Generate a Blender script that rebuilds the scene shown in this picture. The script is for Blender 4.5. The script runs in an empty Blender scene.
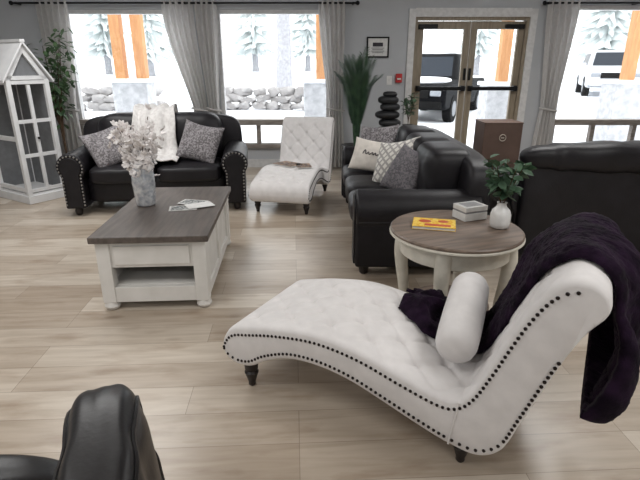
import bpy, bmesh, math, random
from mathutils import Vector, Matrix, Euler, noise
random.seed(7)
sc = bpy.context.scene
col = sc.collection
PI = math.pi
R = math.radians
try: sc.view_settings.view_transform = 'Standard'
except Exception: pass

# ------------------------------------------------------------------ materials
def S(r, g, b):
    f = lambda c: (c/255/12.92) if c/255 <= .04045 else ((c/255+.055)/1.055)**2.4
    return (f(r), f(g), f(b), 1)
def mat(name, c, rough=.6, metal=0, c2=None, scale=20, bump=0, bscale=None, stretch=None, sheen=0, spec=None, detail=4, trans=0):
    m = bpy.data.materials.new(name); m.use_nodes = True
    nt = m.node_tree; p = nt.nodes['Principled BSDF']
    p.inputs['Base Color'].default_value = c
    p.inputs['Roughness'].default_value = rough
    p.inputs['Metallic'].default_value = metal
    if sheen:
        p.inputs['Sheen Weight'].default_value = sheen
    if spec is not None: p.inputs['Specular IOR Level'].default_value = spec
    tc = nt.nodes.new('ShaderNodeTexCoord'); mp = nt.nodes.new('ShaderNodeMapping')
    nt.links.new(tc.outputs['Object'], mp.inputs['Vector'])
    if stretch: mp.inputs['Scale'].default_value = stretch
    n = nt.nodes.new('ShaderNodeTexNoise'); n.inputs['Scale'].default_value = scale; n.inputs['Detail'].default_value = detail
    nt.links.new(mp.outputs[0], n.inputs['Vector'])
    if c2 is None: c2 = tuple(min(1, x*.86) for x in c[:3]) + (1,)
    r = nt.nodes.new('ShaderNodeValToRGB')
    r.color_ramp.elements[0].position = .35; r.color_ramp.elements[0].color = c2
    r.color_ramp.elements[1].position = .65; r.color_ramp.elements[1].color = c
    nt.links.new(n.outputs['Fac'], r.inputs[0]); nt.links.new(r.outputs[0], p.inputs['Base Color'])
    if bump:
        n2 = nt.nodes.new('ShaderNodeTexNoise'); n2.inputs['Scale'].default_value = bscale or scale*4
        nt.links.new(mp.outputs[0], n2.inputs['Vector'])
        b = nt.nodes.new('ShaderNodeBump'); b.inputs['Strength'].default_value = bump; b.inputs['Distance'].default_value = .01
        nt.links.new(n2.outputs['Fac'], b.inputs['Height']); nt.links.new(b.outputs[0], p.inputs['Normal'])
    if trans:
        o = nt.nodes['Material Output']; mx = nt.nodes.new('ShaderNodeMixShader'); tl = nt.nodes.new('ShaderNodeBsdfTranslucent')
        tl.inputs[0].default_value = c; mx.inputs[0].default_value = trans
        nt.links.new(p.outputs[0], mx.inputs[1]); nt.links.new(tl.outputs[0], mx.inputs[2]); nt.links.new(mx.outputs[0], o.inputs[0])
    return m
def glassmat(name, fac=.05, tint=(1,1,1,1)):
    m = bpy.data.materials.new(name); m.use_nodes = True; nt = m.node_tree
    nt.nodes.clear()
    o = nt.nodes.new('ShaderNodeOutputMaterial'); mx = nt.nodes.new('ShaderNodeMixShader')
    t = nt.nodes.new('ShaderNodeBsdfTransparent'); g = nt.nodes.new('ShaderNodeBsdfGlossy')
    t.inputs[0].default_value = tint; g.inputs['Roughness'].default_value = .05
    mx.inputs[0].default_value = fac
    nt.links.new(t.outputs[0], mx.inputs[1]); nt.links.new(g.outputs[0], mx.inputs[2]); nt.links.new(mx.outputs[0], o.inputs[0])
    return m
def floormat():
    m = bpy.data.materials.new('plank_floor'); m.use_nodes = True; nt = m.node_tree; p = nt.nodes['Principled BSDF']
    N = nt.nodes.new; L = nt.links.new
    tc = N('ShaderNodeTexCoord'); mp = N('ShaderNodeMapping'); L(tc.outputs['Object'], mp.inputs[0])
    mp.inputs['Rotation'].default_value = (0, 0, R(-3))
    br = N('ShaderNodeTexBrick'); L(mp.outputs[0], br.inputs['Vector'])
    br.inputs['Scale'].default_value = 1; br.inputs['Brick Width'].default_value = 1.35; br.inputs['Row Height'].default_value = .20
    br.inputs['Mortar Size'].default_value = .0016; br.inputs['Mortar Smooth'].default_value = .5
    br.offset = .37; br.offset_frequency = 3
    br.inputs['Color1'].default_value = S(176, 161, 144); br.inputs['Color2'].default_value = S(210, 200, 186); br.inputs['Mortar'].default_value = S(143, 129, 114)
    mp2 = N('ShaderNodeMapping'); L(mp.outputs[0], mp2.inputs[0]); mp2.inputs['Scale'].default_value = (1.0, 10, 1)
    n = N('ShaderNodeTexNoise'); n.inputs['Scale'].default_value = 2.5; n.inputs['Detail'].default_value = 6; n.inputs['Distortion'].default_value = .6; L(mp2.outputs[0], n.inputs['Vector'])
    r = N('ShaderNodeValToRGB'); r.color_ramp.elements[0].position = .28; r.color_ramp.elements[0].color = S(180, 165, 149)
    r.color_ramp.elements[1].position = .64; r.color_ramp.elements[1].color = (1, 1, 1, 1); L(n.outputs['Fac'], r.inputs[0])
    mx = N('ShaderNodeMix'); mx.data_type = 'RGBA'; mx.blend_type = 'MULTIPLY'; mx.inputs['Factor'].default_value = .38
    L(br.outputs['Color'], mx.inputs['A']); L(r.outputs[0], mx.inputs['B'])
    mp3 = N('ShaderNodeMapping'); L(mp.outputs[0], mp3.inputs[0]); mp3.inputs['Scale'].default_value = (1.2, 3.6, 1)
    n3 = N('ShaderNodeTexNoise'); n3.inputs['Scale'].default_value = 2.4; n3.inputs['Detail'].default_value = 5; L(mp3.outputs[0], n3.inputs['Vector'])
    r3 = N('ShaderNodeValToRGB'); r3.color_ramp.elements[0].position = .27; r3.color_ramp.elements[0].color = S(184, 161, 138); r3.color_ramp.elements[1].position = .47; r3.color_ramp.elements[1].color = (1, 1, 1, 1)
    L(n3.outputs['Fac'], r3.inputs[0])
    mx2 = N('ShaderNodeMix'); mx2.data_type = 'RGBA'; mx2.blend_type = 'MULTIPLY'; mx2.inputs['Factor'].default_value = .52
    L(mx.outputs['Result'], mx2.inputs['A']); L(r3.outputs[0], mx2.inputs['B'])
    mp4 = N('ShaderNodeMapping'); L(mp.outputs[0], mp4.inputs[0]); mp4.inputs['Scale'].default_value = (1.6, 4.2, 1)
    v4 = N('ShaderNodeTexVoronoi'); v4.inputs['Scale'].default_value = 1.1; L(mp4.outputs[0], v4.inputs['Vector'])
    r4 = N('ShaderNodeValToRGB'); r4.color_ramp.elements[0].position = .03; r4.color_ramp.elements[0].color = S(156, 132, 110); r4.color_ramp.elements[1].position = .12; r4.color_ramp.elements[1].color = (1, 1, 1, 1)
    L(v4.outputs['Distance'], r4.inputs[0])
    mx3 = N('ShaderNodeMix'); mx3.data_type = 'RGBA'; mx3.blend_type = 'MULTIPLY'; mx3.inputs['Factor'].default_value = .5
    L(mx2.outputs['Result'], mx3.inputs['A']); L(r4.outputs[0], mx3.inputs['B'])
    L(mx3.outputs['Result'], p.inputs['Base Color'])
    p.inputs['Roughness'].default_value = .28; p.inputs['Specular IOR Level'].default_value = .55
    b = N('ShaderNodeBump'); b.inputs['Strength'].default_value = .05; b.inputs['Distance'].default_value = .004; L(n.outputs['Fac'], b.inputs['Height']); L(b.outputs[0], p.inputs['Normal'])
    return m
def lattice(name, c1, c2, rot=45, size=.055, mortar=.010):
    m = bpy.data.materials.new(name); m.use_nodes = True; nt = m.node_tree; p = nt.nodes['Principled BSDF']
    N = nt.nodes.new; L = nt.links.new
    tc = N('ShaderNodeTexCoord'); mp = N('ShaderNodeMapping'); L(tc.outputs['Object'], mp.inputs[0]); mp.inputs['Rotation'].default_value = (0, 0, R(rot))
    br = N('ShaderNodeTexBrick'); L(mp.outputs[0], br.inputs['Vector']); br.offset = 0
    br.inputs['Scale'].default_value = 1; br.inputs['Brick Width'].default_value = size; br.inputs['Row Height'].default_value = size
    br.inputs['Mortar Size'].default_value = mortar; br.inputs['Color1'].default_value = c1; br.inputs['Color2'].default_value = c1; br.inputs['Mortar'].default_value = c2
    L(br.outputs['Color'], p.inputs['Base Color']); p.inputs['Roughness'].default_value = .9
    return m
def damask(name, c1, c2, scale=28):
    m = bpy.data.materials.new(name); m.use_nodes = True; nt = m.node_tree; p = nt.nodes['Principled BSDF']
    N = nt.nodes.new; L = nt.links.new
    tc = N('ShaderNodeTexCoord'); n = N('ShaderNodeTexNoise'); n.inputs['Scale'].default_value = scale; n.inputs['Distortion'].default_value = 2.2; L(tc.outputs['Object'], n.inputs['Vector'])
    r = N('ShaderNodeValToRGB'); r.color_ramp.elements[0].position = .46; r.color_ramp.elements[0].color = c1; r.color_ramp.elements[1].position = .54; r.color_ramp.elements[1].color = c2
    L(n.outputs['Fac'], r.inputs[0]); L(r.outputs[0], p.inputs['Base Color']); p.inputs['Roughness'].default_value = .75
    return m
def stone(name, c1, c2, scale=5):
    m = bpy.data.materials.new(name); m.use_nodes = True; nt = m.node_tree; p = nt.nodes['Principled BSDF']
    N = nt.nodes.new; L = nt.links.new
    tc = N('ShaderNodeTexCoord'); v = N('ShaderNodeTexVoronoi'); v.inputs['Scale'].default_value = scale; L(tc.outputs['Object'], v.inputs['Vector'])
    r = N('ShaderNodeValToRGB'); r.color_ramp.elements[0].color = c1; r.color_ramp.elements[1].color = c2
    L(v.outputs['Color'], r.inputs[0]); L(r.outputs[0], p.inputs['Base Color']); p.inputs['Roughness'].default_value = .9
    return m

M_floor = floormat()
M_wall = mat('wall_paint', S(188, 191, 195), .85, c2=S(183, 186, 190), scale=3)
M_ceil = mat('ceiling_paint', S(226, 227, 228), .9)
M_trimw = mat('white_trim', S(218, 218, 218), .5)
M_sill = mat('grey_wood_sill', S(150, 143, 136), .6, c2=S(124, 116, 109), scale=6, stretch=(1, 8, 8))
M_tan = mat('tan_door_wood', S(150, 139, 121), .5, c2=S(132, 120, 102), scale=5, stretch=(8, 8, 1))
M_black = mat('black_metal', S(20, 20, 22), .45, metal=.2, spec=.3)
M_glass = glassmat('window_glass')
M_leather = mat('dark_leather', S(27, 25, 30), .46, c2=S(19, 17, 21), scale=9, bump=.12, bscale=120, spec=.38)
M_leather2 = mat('black_leather', S(19, 17, 20), .34, c2=S(13, 11, 14), scale=8, bump=.04, bscale=90, spec=.45)
M_white = mat('white_velvet', S(228, 225, 224), .75, c2=S(219, 216, 215), scale=14, bump=.08, bscale=300, sheen=.1)
M_nail = mat('dark_nailhead', S(44, 36, 34), .35, metal=.6)
M_nail2 = mat('pewter_nailhead', S(170, 168, 166), .3, metal=.8)
M_dwood = mat('espresso_wood', S(30, 23, 22), .4)
M_ttop = mat('weathered_table_top', S(98, 89, 83), .45, c2=S(77, 69, 64), scale=4, stretch=(9, 1, 9))
M_rtop = mat('round_table_top', S(132, 115, 102), .42, c2=S(102, 88, 78), scale=4, stretch=(1.2, 9, 9))
M_pwhite = mat('painted_white_wood', S(226, 224, 220), .55, c2=S(214, 212, 207), scale=7)
M_hwhite = mat('white_house_paint', S(230, 231, 232), .55, c2=S(220, 221, 223), scale=7)
M_hgrey = mat('grey_interior_panel', S(122, 124, 127), .8)
M_cream = mat('cream_painted_wood', S(224, 219, 206), .55)
M_throw = mat('plum_fur', S(40, 26, 44), .95, c2=S(19, 12, 22), scale=16, sheen=.06, spec=.03, detail=6, bump=.35, bscale=240)
M_throww = mat('white_knit', S(236, 234, 232), .95, c2=S(214, 211, 209), scale=30, bump=.6, bscale=140)
M_curt = mat('grey_curtain', S(212, 210, 208), .9, c2=S(202, 200, 198), scale=30, trans=.28)
M_leaf = mat('green_leaf', S(92, 122, 80), .55, c2=S(60, 88, 58), scale=12)
M_palm = mat('palm_leaf', S(58, 88, 60), .5, c2=S(34, 58, 42), scale=12)
M_euc = mat('eucalyptus_leaf', S(80, 110, 84), .6, c2=S(50, 78, 56), scale=18)
M_stem = mat('brown_stem', S(84, 64, 46), .8)
M_petal = mat('white_petal', S(250, 248, 247), .8, c2=S(243, 237, 236), scale=25)
M_merc = mat('mercury_glass', S(230, 233, 237), .12, metal=.45, c2=S(178, 184, 192), scale=34, bump=.5, bscale=50)
M_ceram = mat('white_ceramic', S(236, 236, 234), .25)
M_pot = mat('grey_pot', S(92, 92, 92), .6)
M_soil = mat('soil', S(50, 38, 30), .95)
M_grayp = damask('grey_damask', S(96, 92, 94), S(148, 144, 147), 26)
M_grayp2 = damask('muted_grey_damask', S(84, 81, 86), S(118, 114, 118), 30)
M_latt = lattice('lattice_fabric', S(224, 221, 215), S(166, 163, 160))
M_linen = mat('cream_linen', S(222, 216, 208), .9)
M_dgp = mat('charcoal_velvet', S(66, 64, 70), .85, c2=S(50, 48, 54), scale=15)
M_greyb = mat('grey_box_band', S(150, 150, 152), .6)
M_brown = mat('brown_panel', S(106, 85, 75), .55, c2=S(92, 73, 64), scale=5)
M_pale = mat('pale_mark', S(196, 184, 170), .6)
M_red = mat('red_plastic', S(190, 40, 38), .4)
M_paper = mat('paper', S(226, 226, 224), .7)
M_print = damask('printed_photo', S(90, 96, 98), S(190, 192, 190), 22)
M_print2 = damask('printed_cover', S(52, 46, 46), S(176, 150, 130), 24)
M_yellow = damask('yellow_cover', S(226, 172, 40), S(238, 204, 92), 30)
M_orange = mat('orange_print', S(200, 84, 40), .5)
M_snow = mat('snow', S(246, 248, 251), .9, c2=S(240, 243, 248), scale=1)
M_post = mat('cedar_post', S(204, 152, 104), .7, c2=S(188, 132, 86), scale=4, stretch=(6, 6, 1))
M_pier = mat('stone_pier', S(200, 201, 203), .9, c2=S(172, 173, 176), scale=9)
M_rock = stone('boulder_stone', S(140, 137, 136), S(192, 190, 189), 3)
M_bark = mat('grey_bark', S(172, 172, 176), .9, c2=S(152, 152, 156), scale=8)
M_needle = mat('hazed_snowy_needles', S(234, 238, 238), .9, c2=S(218, 225, 224), scale=3)  # distance haze painted into the snowy needle colour by paling it
M_truck = mat('black_car_paint', S(12, 13, 16), .6, spec=.06)
M_suv = mat('white_car_paint', S(200, 203, 208), .4, spec=.2)
M_cglass = mat('dark_car_glass', S(44, 50, 58), .3, spec=.10)
M_tire = mat('tyre', S(22, 22, 22), .8, spec=.1)
M_rim = mat('wheel_rim', S(130, 132, 136), .5, metal=.4)
M_lamp = mat('headlight', S(150, 154, 160), .3, spec=.2)
M_dstone = mat('black_stone', S(30, 31, 34), .55, c2=S(18, 19, 22), scale=12, bump=.4)

# ------------------------------------------------------------------ mesh builder
def lerp(a, b, t): return a + (b-a)*t
def sm(a, b, x):
    x = min(1, max(0, (x-a)/(b-a))); return x*x*(3-2*x)
class MB:
    def __init__(s): s.v = []; s.f = []
    def add(s, vs, fs, M=None):
        o = len(s.v)
        for v in vs:
            v = Vector(v); s.v.append(M @ v if M else v)
        for f in fs: s.f.append(tuple(i+o for i in f))
        return s
    def box(s, c, d, M=None):
        x, y, z = d[0]/2, d[1]/2, d[2]/2
        vs = [(c[0]+a*x, c[1]+b*y, c[2]+e*z) for a in (-1, 1) for b in (-1, 1) for e in (-1, 1)]
        return s.add(vs, [(0,1,3,2), (4,6,7,5), (0,4,5,1), (2,3,7,6), (0,2,6,4), (1,5,7,3)], M)
    def superbox(s, c, d, e=5, n=10, M=None, fn=None):
        idx = {}; vs = []; fs = []
        def gv(p):
            k = tuple(round(q, 5) for q in p)
            if k not in idx:
                sc_ = (abs(p[0])**e+abs(p[1])**e+abs(p[2])**e)**(-1/e)
                q = [p[i]*sc_ for i in range(3)]
                if fn: q = fn(q)
                idx[k] = len(vs); vs.append((c[0]+q[0]*d[0]/2, c[1]+q[1]*d[1]/2, c[2]+q[2]*d[2]/2))
            return idx[k]
        g = [math.tan((-1+2*i/n)*PI/4) if e < 3 else (-1+2*i/n) for i in range(n+1)]
        g = [math.copysign(1-(1-abs(t))**1.5, t) if e >= 3 else t for t in g]
        for ax in range(3):
            for sg in (-1, 1):
                for i in range(n):
                    for j in range(n):
                        q = []
                        for (a, b) in ((i,j), (i+1,j), (i+1,j+1), (i,j+1)):
                            p = [0,0,0]; p[ax] = sg; p[(ax+1)%3] = g[a]; p[(ax+2)%3] = g[b]; q.append(gv(p))
                        fs.append(tuple(q) if sg > 0 else tuple(reversed(q)))
        return s.add(vs, fs, M)
    def sphere(s, c, r, nu=10, nv=6, M=None):
        if not hasattr(r, '__len__'): r = (r, r, r)
        vs = [(c[0], c[1], c[2]-r[2])]; fs = []
        for j in range(1, nv):
            a = -PI/2+PI*j/nv
            for i in range(nu):
                b = 2*PI*i/nu; vs.append((c[0]+r[0]*math.cos(a)*math.cos(b), c[1]+r[1]*math.cos(a)*math.sin(b), c[2]+r[2]*math.sin(a)))
        vs.append((c[0], c[1], c[2]+r[2])); t = len(vs)-1
        for i in range(nu):
            k = (i+1) % nu
            fs.append((0, 1+k, 1+i)); fs.append((t, 1+(nv-2)*nu+i, 1+(nv-2)*nu+k))
            for j in range(nv-2): fs.append((1+j*nu+i, 1+j*nu+k, 1+(j+1)*nu+k, 1+(j+1)*nu+i))
        return s.add(vs, fs, M)
    def lathe(s, prof, n=24, c=(0,0,0), M=None):
        vs = []; fs = []
        for (r, z) in prof:
            for i in range(n):
                a = 2*PI*i/n; vs.append((c[0]+r*math.cos(a), c[1]+r*math.sin(a), c[2]+z))
        m = len(prof)
        for j in range(m-1):
            for i in range(n):
                k = (i+1) % n; fs.append((j*n+i, j*n+k, (j+1)*n+k, (j+1)*n+i))
        fs.append(tuple(reversed(range(n)))); fs.append(tuple((m-1)*n+i for i in range(n)))
        return s.add(vs, fs, M)
    def tube(s, path, r, n=8, M=None):
        path = [Vector(p) for p in path]; m = len(path)
        rr = r if hasattr(r, '__len__') else [r]*m
        up = None; vs = []; fs = []
        for i in range(m):
            t = (path[min(i+1, m-1)]-path[max(i-1, 0)]).normalized()
            if up is None: up = t.orthogonal().normalized()
            else: up = (up - t*up.dot(t)).normalized()
            b = t.cross(up)
            for k in range(n):
                a = 2*PI*k/n; vs.append(path[i]+(up*math.cos(a)+b*math.sin(a))*rr[i])
        for i in range(m-1):
            for k in range(n):
                q = (k+1) % n; fs.append((i*n+k, i*n+q, (i+1)*n+q, (i+1)*n+k))
        fs.append(tuple(reversed(range(n)))); fs.append(tuple((m-1)*n+k for k in range(n)))
        return s.add(vs, fs, M)
    def prism(s, poly, t0, t1, ax='y', M=None):
        n = len(poly)
        f = {'y': lambda a, b, t: (a, t, b), 'x': lambda a, b, t: (t, a, b), 'z': lambda a, b, t: (a, b, t)}[ax]
        vs = [f(a, b, t0) for a, b in poly]+[f(a, b, t1) for a, b in poly]
        fs = [tuple(range(n)), tuple(reversed(range(n, 2*n)))]
        for i in range(n):
            k = (i+1) % n; fs.append((i, i+n, k+n, k))
        return s.add(vs, fs, M)
    def build(s, name, m, parent=None, smooth=True, angle=40, bevel=0, weld=False, recalc=True):
        me = bpy.data.meshes.new(name); me.from_pydata([tuple(v) for v in s.v], [], s.f)
        bm = bmesh.new(); bm.from_mesh(me)
        if weld: bmesh.ops.remove_doubles(bm, verts=bm.verts, dist=1e-5)
        if recalc: bmesh.ops.recalc_face_normals(bm, faces=bm.faces)
        bm.to_mesh(me); bm.free()
        me.materials.append(m)
        if smooth:
            me.shade_smooth()
            if not bevel: me.set_sharp_from_angle(angle=R(angle))
        o = bpy.data.objects.new(name, me); col.objects.link(o)
        if parent: o.parent = parent
        if bevel:
            b = o.modifiers.new('bevel', 'BEVEL'); b.width = bevel; b.segments = 3; b.limit_method = 'ANGLE'; b.angle_limit = R(35); b.harden_normals = True
        return o
def thing(name, label, cat, loc=(0,0,0), rz=0, group=None):
    o = bpy.data.objects.new(name, None); col.objects.link(o); o.empty_display_size = .1
    o.location = loc; o.rotation_euler = (0, 0, rz); o['label'] = label; o['category'] = cat
    if group: o['group'] = group
    return o
def tag(o, label, cat, group=None):
    o['label'] = label; o['category'] = cat
    if group: o['group'] = group
    return o
def struct(o): o['kind'] = 'structure'; return o
def dup(root, loc, rz, label=None, group=None):
    r = root.copy(); col.objects.link(r); r.location = loc; r.rotation_euler = (0, 0, rz)
    if label: r['label'] = label
    if group: r['group'] = group
    for ch in list(root.children):
        c = ch.copy(); col.objects.link(c); c.parent = r
        for g in ch.children:
            d = g.copy(); col.objects.link(d); d.parent = c
    return r
def catmull(pts, n):
    P = [Vector(p) for p in pts]; out = []
    for i in range(len(P)-1):
        p0 = P[max(i-1, 0)]; p1 = P[i]; p2 = P[i+1]; p3 = P[min(i+2, len(P)-1)]
        for k in range(16):
            t = k/16
            out.append(.5*((2*p1)+(-p0+p2)*t+(2*p0-5*p1+4*p2-p3)*t*t+(-p0+3*p1-3*p2+p3)*t**3))
    out.append(P[-1])
    d = [0]
    for i in range(1, len(out)): d.append(d[-1]+(out[i]-out[i-1]).length)
    res = []; j = 0
    for k in range(n):
        a = d[-1]*k/(n-1)
        while j < len(d)-2 and d[j+1] < a: j += 1
        t = (a-d[j])/max(1e-9, d[j+1]-d[j]); res.append(out[j].lerp(out[j+1], min(1, t)))
    return res, d[-1]

# ------------------------------------------------------------------ room shell
YW = 7.3; CEIL = 2.75
struct(MB().box((.15, 2.15, -.05), (10.9, 10.6, .1)).build('floor', M_floor, smooth=False))
struct(MB().box((.15, 2.15, CEIL+.05), (10.9, 10.6, .1)).build('ceiling', M_ceil, smooth=False))
W1 = (-3.51, -1.78, .30, 2.15); W2 = (-1.42, .14, .30, 2.15); DR = (1.30, 2.86, 0, 2.06); W3 = (3.38, 5.2, .30, 2.2)
m = MB(); xs = -5.3
for (a, b, z0, z1) in (W1, W2, DR, W3):
    m.box(((xs+a)/2, YW+.08, CEIL/2), (a-xs, .16, CEIL))
    if z0 > 0: m.box(((a+b)/2, YW+.08, z0/2), (b-a, .16, z0))
    m.box(((a+b)/2, YW+.08, (z1+CEIL)/2), (b-a, .16, CEIL-z1)); xs = b
m.box(((xs+5.6)/2, YW+.08, CEIL/2), (5.6-xs, .16, CEIL))
struct(m.build('wall_back', M_wall, smooth=False))
struct(MB().box((-5.35, 2.15, CEIL/2), (.1, 10.6, CEIL)).build('wall_left', M_wall, smooth=False))
struct(MB().box((5.65, 2.15, CEIL/2), (.1, 10.6, CEIL)).build('wall_right', M_wall, smooth=False))
struct(MB().box((.15, -3.2, CEIL/2), (10.9, .1, CEIL)).build('wall_front', M_wall, smooth=False))
m = MB()
for a, b in ((-5.3, 1.2), (2.96, 5.6)): m.box(((a+b)/2, YW-.01, .06), (b-a, .02, .12))
struct(m.build('baseboard_back', M_trimw, smooth=False))

def window(n, W):
    a, b, z0, z1 = W; cx = (a+b)/2
    t = bpy.data.objects.new('window_%d' % n, None); col.objects.link(t); t.location = (cx, YW, z0); t['kind'] = 'structure'
    w = b-a; h = z1-z0
    m = MB()
    for x in (-w/2+.025, w/2-.025): m.box((x, .07, h/2), (.05, .1, h))
    m.box((0, .07, h-.025), (w-.1, .1, .05)); m.box((0, .07, .025), (w-.1, .1, .05))
    m.build('window_frame', M_trimw, t, smooth=False)
    m = MB(); m.box((0, .02, .36), (w+.1, .16, .075)); m.box((0, .02, .02), (w+.1, .14, .06))
    for x in (-w/2+.02, -w/6, w/6, w/2-.02): m.box((x, .03, .19), (.06, .08, .27))
    m.build('window_sill', M_sill, t, smooth=False)
    MB().box((0, .08, h/2), (w-.1, .006, h-.1)).build('glass_pane', M_glass, t, smooth=False)
window(1, W1); window(2, W2); window(3, W3)

# double door
def door():
    a, b, z0, z1 = DR
    t = bpy.data.objects.new('door_1', None); col.objects.link(t); t.location = ((a+b)/2, YW, 0); t['kind'] = 'structure'
    w = b-a; hw = w/2
    m = MB()
    for s in (-1, 1): m.box((s*(hw+.045), -.015, (z1+.1)/2), (.09, .04, z1+.1))
    m.box((0, -.015, z1+.055), (w, .04, .11)); m.build('door_casing', M_trimw, t, smooth=False)
    m = MB()
    for s in (-1, 1): m.box((s*(hw-.02), .06, z1/2), (.04, .12, z1))
    m.box((0, .06, z1-.02), (w-.08, .12, .04)); m.build('door_frame', M_tan, t, smooth=False)
    for s in (-1, 1):
        x0 = .006; x1 = hw-.045; st = .085
        m = MB()
        for x in (x0+st/2, x1-st/2): m.box((s*x, .06, 1.01), (st, .05, 2.0))
        m.box((s*(x0+x1)/2, .06, 1.96), (x1-x0-2*st, .05, .1)); m.box((s*(x0+x1)/2, .06, .13), (x1-x0-2*st, .05, .24))
        lf = m.build('door_leaf', M_tan, t, smooth=False)
        MB().box((s*(x0+x1)/2, .06, 1.08), (x1-x0-2*st, .008, 1.68)).build('glass_pane', M_glass, lf, smooth=False)
        m = MB(); m.box((s*(x0+x1)/2, -.05, 1.13), (x1-x0-.05, .04, .05))
        for x in (x0+.05, x1-.05): m.box((s*x, .0, 1.13), (.06, .08, .075))
        m.build('push_bar', M_black, lf, bevel=.006)
        MB().box((s*(x0+.03), .03, 1.32), (.035, .014, .16)).build('lock_plate', M_black, lf, smooth=False)
        MB().box((s*(x1-.14), .02, 1.94), (.26, .06, .06)).build('door_closer', M_black, lf, bevel=.006)
door()

# curtain rods and curtains
def rod(x0, x1, label):
    t = thing('curtain_rod', label, 'curtain rod', (x0, YW-.12, 2.22))
    MB().tube([(0,0,0), (x1-x0,0,0)], .013, 10).build('rod', M_black, t)
    for x in (0, x1-x0): MB().sphere((x, 0, 0), .028, 12, 8).build('finial', M_black, t)
    for x in (.06, (x1-x0)*.5, x1-x0-.06): MB().box((x, .06, 0), (.02, .12, .03)).build('bracket', M_black, t, smooth=False)
rod(-4.1, .50, 'long black curtain rod spanning the two left windows')
rod(2.98, 5.45, 'black curtain rod above the right window beside the doors')
def curtain(label, top, tie, bot, folds, ph, ztie=.85):
    y0 = -.12
    cx = (top[0]+top[1])/2
    t = thing('curtain', label, 'curtain', (cx, YW, 0), 0)
    m = MB(); nz = 44; nx = 60; vs = []; fs = []
    for j in range(nz+1):
        z = lerp(2.25, .03, j/nz)
        if z > ztie:
            k = (2.25-z)/(2.25-ztie); k = k*k*(3-2*k)*.55+.45*k**2.2
            a = lerp(top[0], tie[0], k); b = lerp(top[1], tie[1], k)
        else:
            k = (ztie-z)/ztie; a = lerp(tie[0], bot[0], k**.7); b = lerp(tie[1], bot[1], k**.7)
        amp = .034
        for i in range(nx+1):
            u = i/nx
            vs.append((lerp(a, b, u)-cx, y0+amp*math.sin(2*PI*folds*u+ph+.3*math.sin(z*2+u*5))+.012*math.sin(9*u+z*3), z))
    for j in range(nz):
        for i in range(nx):
            q = j*(nx+1)+i; fs.append((q, q+1, q+nx+2, q+nx+1))
    m.add(vs, fs); m.build('fabric', M_curt, t, angle=80)
    w = tie[1]-tie[0]; mx = (tie[0]+tie[1])/2-cx
    MB().tube([(mx+(w/2+.02)*math.cos(a), y0+.06*math.sin(a), ztie-.02*math.cos(a)) for a in [i*2*PI/24 for i in range(25)]], .014, 6).build('tieback', M_curt, t)
curtain('grey curtain at the far left, beside the white model house', (-3.78, -3.36), (-3.72, -3.45), (-3.78, -3.42), 5, 0)
curtain('grey curtain tied back at the right edge of the first window', (-2.12, -1.70), (-1.80, -1.60), (-1.85, -1.60), 5, 1)
curtain('grey curtain tied back at the left edge of the second window', (-1.68, -1.38), (-1.58, -1.43), (-1.57, -1.38), 4, 2)
curtain('grey curtain hanging behind the potted palm', (-.02, .34), (.12, .32), (.08, .36), 5, .5)
curtain('grey curtain gathered between the double doors and right window', (3.04, 3.48), (3.14, 3.34), (3.08, 3.40), 5, 1.5)

# wall items
t = thing('picture_frame', 'small black framed notice hung on grey wall left of the doors', 'picture frame', (.80, YW-.012, 1.54))
m = MB()
for x in (-.145, .145): m.box((x, 0, .135), (.02, .024, .27))
for z in (.01, .26): m.box((0, 0, z), (.27, .024, .02))
m.build('frame', M_black, t, smooth=False)
MB().box((0, .003, .135), (.27, .012, .23)).build('mat_board', M_paper, t, smooth=False)
m = MB(); m.box((0, -.005, .17), (.14, .004, .05))
for k in range(4): m.box((0, -.005, .125-.02*k), (.18-.03*(k % 2), .004, .006))
m.build('print', M_dgp, t, smooth=False)
t = thing('fire_alarm', 'small red fire alarm pull box on the wall beside the doors', 'alarm', (1.11, YW-.03, 1.21))
MB().box((0, 0, .06), (.085, .06, .12)).build('housing', M_red, t, bevel=.006)
MB().box((0, -.036, .05), (.055, .014, .02)).build('pull_handle', M_paper, t, bevel=.003)
t = thing('light_switch', 'white light switch plate on wall below the framed notice', 'switch', (.98, YW-.006, 1.18))
MB().box((0, 0, .06), (.075, .01, .12)).build('plate', M_ceram, t, bevel=.003)
MB().box((0, -.008, .06), (.014, .012, .03)).build('toggle', M_ceram, t, smooth=False)

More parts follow.
